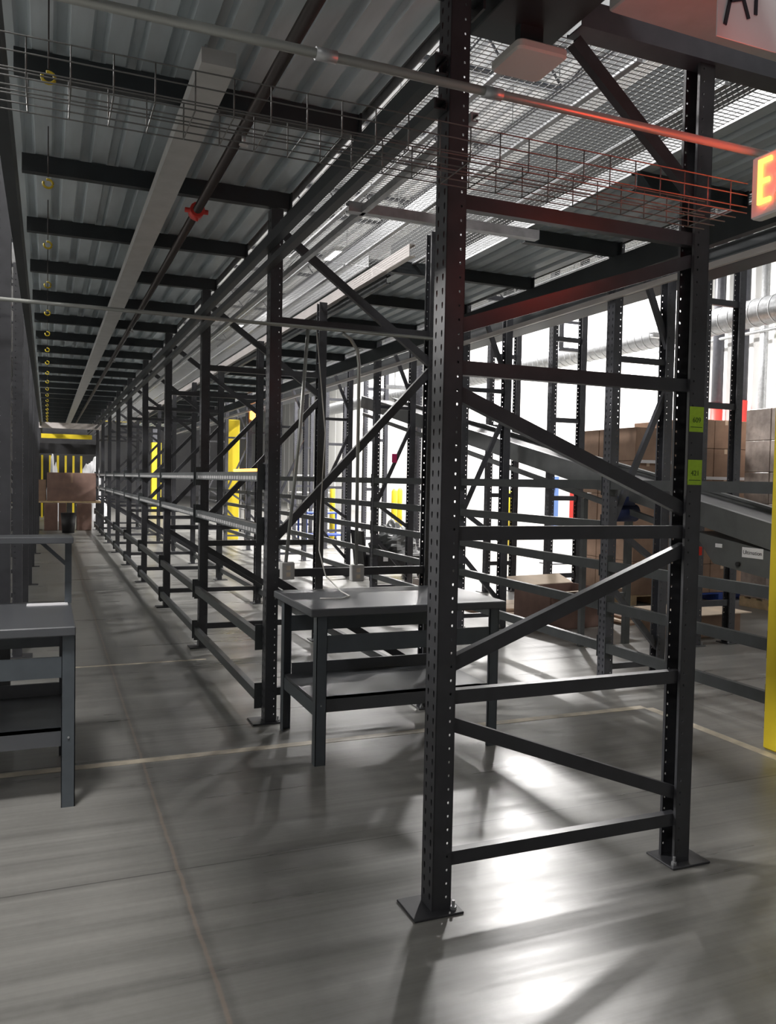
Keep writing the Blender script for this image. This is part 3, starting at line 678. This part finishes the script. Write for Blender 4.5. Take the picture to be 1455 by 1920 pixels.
# black cart with crumpled wrap
t = thing('platform_cart', 'low black platform cart beyond the workbench', 'cart', (4.80, 12.3, 0))
MB().bbox(0, 0, 0.2, 1.05, 0.8, 0.42, 0.02).build('platform', M['black'], t)
MB().bar((-0.02, 0.4, 0.2), (-0.09, 0.4, 0.78), 0.5, 0.05).build('handle', M['black'], t)
MB().box(0.22, -0.005, 0.3, 0.30, -0.001, 0.37).build('tag_plate', M['paper'], t)
for (x_, y_) in ((0.12, 0.08), (0.92, 0.08), (0.12, 0.72), (0.92, 0.72)): MB().tube([(x_-0.025, y_, 0.1), (x_+0.025, y_, 0.1)], 0.1, 14).build('wheel', M['black'], t)
import mathutils.noise as mn
def lump(name, loc, sx, sy, sz, m, label, cat, parent=None, seed=0):
    mb = MB(); nu, nv = 28, 14
    for j in range(nv+1):
        for i in range(nu):
            th = 2*math.pi*i/nu; ph = math.pi/2*j/nv
            v = Vector((math.cos(th)*math.cos(ph), math.sin(th)*math.cos(ph), math.sin(ph)))
            k = 1+0.35*mn.noise(v*2.3+Vector((seed, 0, 0)))+0.15*mn.noise(v*7+Vector((0, seed, 0)))
            mb.v.append((v.x*sx*k, v.y*sy*k, max(0, v.z*sz*k)))
    for j in range(nv):
        for i in range(nu): mb.f.append((j*nu+i, j*nu+(i+1) % nu, (j+1)*nu+(i+1) % nu, (j+1)*nu+i))
    mb.f.append(tuple(reversed(range(nu))))
    return tag(mb.build(name, m, loc=loc), label, cat)
lump('plastic_heap', (5.38, 12.7, 0.423), 0.40, 0.32, 0.42, M['frame'], 'crumpled dark plastic heaped on the black platform cart', 'plastic heap', seed=2)
lump('plastic_heap', (4.80, 10.0, 0.0), 0.3, 0.3, 0.40, M['wrap'], 'crumpled grey stretch wrap heap under the conveyor', 'plastic heap', seed=9)

# ------------------------------------------------------------------ right hall: duct, pipes, lamp, banner
t = thing('air_duct', 'long spiral metal air duct along the bright right wall', 'air duct', (10.0, -2, 4.27))
MB().tube([(0, 0, 0), (0, 34, 0)], 0.21, 24).build('duct_run', M['galv'], t)
ri = MB()
for i in range(100): ri.tube([(0, 8+i*0.2, 0), (0, 8.02+i*0.2, 0)], 0.216, 24)
ri.build('spiral_seam', M['galv'], t)
for i, (x_, y_) in enumerate([(14.75, 15.3), (14.75, 14.55), (14.8, 15.9), (14.8, 14.0)]):
    if i < 2:
        t = thing('standpipe', ['left', 'right'][i] + ' grey standpipe with red lower part on the right wall', 'pipe', (x_, y_, 0))
        MB().tube([(0, 0, 3.6), (0, 0, 8.9)], 0.13, 14).build('grey_upper', M['rack2'], t)
        MB().tube([(0, 0, 0), (0, 0, 3.6)], 0.14, 14).build('red_lower', M['red'], t)
    else:
        tag(MB().tube([(x_, y_, 0), (x_, y_, 8.9)], 0.09, 12).build('wall_pipe', M['galv']), '%s slim pale pipe beside the red-based standpipes' % ('left' if i == 2 else 'right'), 'pipe')
tag(MB().tube([(14.7, 13, 5.1), (14.7, 17.5, 5.1)], 0.04, 10).build('wall_pipe', M['galv']), 'pale horizontal pipe crossing the red-based standpipes', 'pipe')
# high bays bodies
def side_of(x): return 'left of the aisle' if x < -2 else 'over the racks' if x < 3 else 'over the conveyor line' if x < 9 else 'near the right wall'
for i, (x, y, z, p, s) in enumerate(HIGH_BAYS):
    side = side_of(x)
    t = thing('high_bay_lamp', '%s high-bay roof lamp %s, counted from the camera' % (ORD[sorted([q[1] for q in HIGH_BAYS if side_of(q[0]) == side]).index(y)], side), 'lamp', (x, y, z), 0, 'high-bay roof lamps')
    MB().bbox(-s*0.55, -s*0.55, 0.0, s*0.55, s*0.55, 0.12, 0.01).build('lamp_housing', M['strip'], t)
    MB().box(-s*0.5, -s*0.5, -0.012, s*0.5, s*0.5, -0.001).build('lens', M['lamp'], t)
    MB().tube([(0, 0, 0.12), (0, 0, 8.95-z)], 0.01, 6).build('hanging_rod', M['galv'], t)
t = thing('work_light', 'glaring white square light hanging by the right wall', 'lamp', (8.35, 12.0, 4.14))
MB().bbox(-0.24, 0.0, -0.26, 0.24, 0.10, 0.26, 0.01).build('lamp_housing', M['rack2'], t)
MB().box(-0.20, -0.01, -0.2, 0.20, -0.001, 0.2).build('lens', M['haze'], t)
MB().tube([(0, 0.05, 0.26), (0, 0.05, 4.0)], 0.01, 6).build('hanging_rod', M['galv'], t)
for i, (x0_, x1_, y_, z_) in enumerate([(7.2, 9.6, 12.9, 3.55), (5.65, 6.9, 13.9, 3.3), (8.5, 9.6, 10.2, 3.9)]):
    t = thing('strut_channel', ['long', 'short', 'middle-length'][i] + ' galvanised strut hung from rods right of the near frame', 'hanging strut', (x0_, y_, z_))
    MB().chan((0, 0, 0), (x1_-x0_, 0, 0), 0.08, 0.07, t=0.004).build('channel', M['galv'], t)
    for f_ in (0.15, 0.85): MB().tube([((x1_-x0_)*f_, 0, 0), ((x1_-x0_)*f_, 0, 8.9-z_)], 0.008, 6).build('threaded_rod', M['galv'], t)
t = thing('banner', 'tall blue, white and red banner with a round emblem, left of the carton stacks', 'banner', (9.2, 14.0, 0.75), 0)
MB().box(0.0, 0, 0, 0.28, 0.015, 1.0).build('blue_stripe', mat('pale_blue', (0.16, 0.28, 0.62), 0.6), t)
MB().box(0.28, 0, 0, 0.55, 0.015, 1.0).build('white_stripe', M['paper'], t)
MB().box(0.55, 0, 0, 0.82, 0.015, 1.0).build('red_stripe', M['red'], t)
em = [(0.13+0.06*math.cos(a), -0.004, 0.80+0.085*math.sin(a)) for a in [2*math.pi*i/24 for i in range(25)]]
MB().tube(em, 0.012, 6).build('emblem', M['navy'], t)
MB().tube([(0.02, 0.03, -0.75), (0.02, 0.03, 1.0)], 0.015, 8).build('stand_pole', M['rack2'], t)
MB().box(0.0, -0.15, -0.75, 0.82, 0.2, -0.73).build('stand_base', M['rack2'], t)
# overhead dark girder and duct seen above the racks
tag(MB().box(3.9, 2.5, 4.1, 4.5, 9.5, 4.5).build('box_girder', M['deckbeam']), 'dark boxed girder high at the upper right, above the wire decks', 'girder')
tag(MB().box(5.2, -3, 5.6, 5.5, 33, 5.9).build('air_duct', M['galv']), 'square metal duct running high above the right-hand racks', 'air duct')
tag(MB().box(6.2, -3, 6.4, 6.35, 33, 6.8).build('roof_girder', M['rack2']), 'dark roof girder running high above the conveyor', 'girder')

# ------------------------------------------------------------------ far end of the aisle and hall clutter
t = thing('packing_table', 'dark table across the far end of the aisle', 'table', (-0.25, 24.0, 0))
MB().bbox(0, 0, 0.83, 1.65, 1.0, 0.88, 0.01).build('tabletop', M['wood'], t)
for (x_, y_) in ((0, 0), (1.59, 0), (0, 0.94), (1.59, 0.94)): MB().box(x_, y_, 0, x_+0.06, y_+0.06, 0.83).build('leg', M['rack'], t)
t = thing('carton', 'big brown carton on the table at the far end of the aisle', 'carton', (0.0, 24.1, 0.88))
MB().bbox(0, 0, 0, 1.25, 0.75, 0.77, 0.01).build('box_body', M['carddark'], t); MB().box(0.6, -0.002, 0.5, 0.66, 0.0, 0.77).build('packing_tape', M['card'], t)
tag(MB().bbox(-0.24, 24.15, 0.88, -0.02, 24.6, 1.45, 0.008).build('carton', M['card']), 'small tan carton left of the big carton at the aisle end', 'carton')
t = thing('trash_bin', 'black bin under the far aisle table', 'bin', (0.55, 24.3, 0)); MB().tube([(0, 0, 0), (0, 0, 0.55)], [0.16, 0.2], 14).build('bin_body', M['black'], t)
for i, (x_, w_) in enumerate([(0.0, 0.4), (1.0, 0.9)]):
    lump('wrapped_goods', (x_+w_/2, 30.5, 0.0), w_*0.5, 0.4, 1.95, M['paper'], ['small', 'large'][i] + ' white wrapped load behind the aisle-end carton', 'wrapped load', seed=i)
def crane_bar(x0_, x1_, y_, z_, lab): tag(MB().box(x0_, y_, z_, x1_, y_+0.12, z_+0.12).build('crane_beam', M['yellow']), lab, 'beam')
crane_bar(-0.15, 1.15, 24.3, 2.58, 'yellow cross bar over the far end of the aisle')
crane_bar(1.6, 3.3, 30.0, 3.45, 'yellow beam high beyond the end of the middle rack row')
tag(MB().box(-0.25, 25.2, 2.9, 1.5, 25.3, 3.06).build('header_beam', M['rail']), 'pale header beam over the far end of the aisle', 'beam')
tag(MB().bbox(-0.3, 34.0, 0, 1.9, 34.1, 3.5, 0.01).build('dark_backing', M['black']), 'dark backing panel added to darken the view beyond the aisle end', 'dark backing')  # black backing added to darken the view past the aisle end
for i, (x_, w_) in enumerate([(-0.07, 0.36), (0.32, 0.2), (0.8, 0.4)]):
    tag(MB().bbox(x_, 25.3, 0, x_+w_, 25.9, 0.78, 0.01).build('carton', M['carddark']), ['left', 'middle', 'right'][i] + ' dark brown carton on the floor behind the aisle-end table', 'carton')
tag(MB().box(-0.25, 26.0, 2.2, 1.4, 26.15, 2.5).build('header_beam', M['black']), 'black header beam below the yellow cross bar', 'beam')
for i in range(6):
    tag(MB().box(-0.2+i*0.27, 33.0, 0, -0.13+i*0.27, 33.1, 2.3).build('yellow_post', M['yellow']), '%s yellow post in the row behind the aisle-end table, from the left' % ORD[i], 'post', 'yellow posts beyond the aisle')
def cage(label, loc, w_, d_, H_, m, n=4):
    t = thing('wire_cart', label, 'cart', loc)
    f = MB()
    for (x_, y_) in ((0, 0), (w_, 0), (0, d_), (w_, d_)): f.bar((x_, y_, 0.1), (x_, y_, H_), 0.04, 0.04)
    f.build('corner_posts', m, t)
    for i in range(n):
        z = 0.2+i*(H_-0.25)/(n-1); s = MB(); s.box(0, 0, z, w_, d_, z+0.03); s.build('shelf', m, t)
    for (x_, y_) in ((0, 0), (w_, 0), (0, d_), (w_, d_)): MB().tube([(x_-0.02, y_, 0.06), (x_+0.02, y_, 0.06)], 0.06, 10).build('wheel', M['black'], t)
    return t
cage('white shelf cart seen between the posts above the workbench', (6.6, 23.0, 0), 1.2, 0.7, 1.75, M['strip'])
cage('grey shelf cart with open shelves left of the white cart', (5.4, 24.0, 0), 1.0, 0.7, 1.6, M['galv'])
cage('blue shelf cart low beyond the workbench', (5.9, 19.5, 0), 1.0, 0.7, 0.8, M['blue'], 2)
for i, (x_, y_) in enumerate([(6.9, 20.5), (7.6, 18.0), (8.6, 20.0), (10.5, 17.5), (11.6, 19.5), (12.6, 17.0)]):
    t = thing('bollard', '%s yellow bollard along the hall beyond the racks, from the left' % ORD[i], 'bollard', (x_, y_, 0), 0, 'yellow bollards')
    MB().tube([(0, 0, 0), (0, 0, 1.35), (0, 0, 1.42)], [0.07, 0.07, 0.03], 14).build('bollard_tube', M['yellow'], t)
# orange beacon, its reflection streak, pink tag
tag(MB().bbox(4.12, 17.9, 2.88, 4.36, 18.05, 3.08, 0.02).build('beacon_lamp', M['amber']), 'glowing orange beacon above the yellow column', 'lamp')
tag(MB().bbox(1.285, 5.42, 1.6455, 1.315, 6.15, 1.665, 0.003).build('orange_reflection_streak', M['amber']), 'orange beacon reflection built as glowing strip on the top beam right behind the second frame', 'lamp')  # beacon's reflection on the beam, put in as an emissive strip
tag(MB().box(4.36, 10.43, 1.85, 4.43, 10.442, 1.97).build('hang_tag', M['pink']), 'pink tag hanging on the right-hand rack row', 'tag')
# tape lines on the floor
for i, (q, lab) in enumerate([((-3.0, 4.72, 4.0, 4.79), 'worn cream tape line crossing the floor under the near workbench'),
                              ((3.98, 1.0, 4.05, 4.719), 'worn cream tape line running beside the yellow column'),
                              ((-3.0, 7.25, 1.3, 7.29), 'thin cream tape line crossing the aisle behind the workbenches')]):
    tag(MB().box(q[0], q[1], 0.0, q[2], q[3], 0.0015).build('floor_tape', M['cream']), lab, 'tape line')
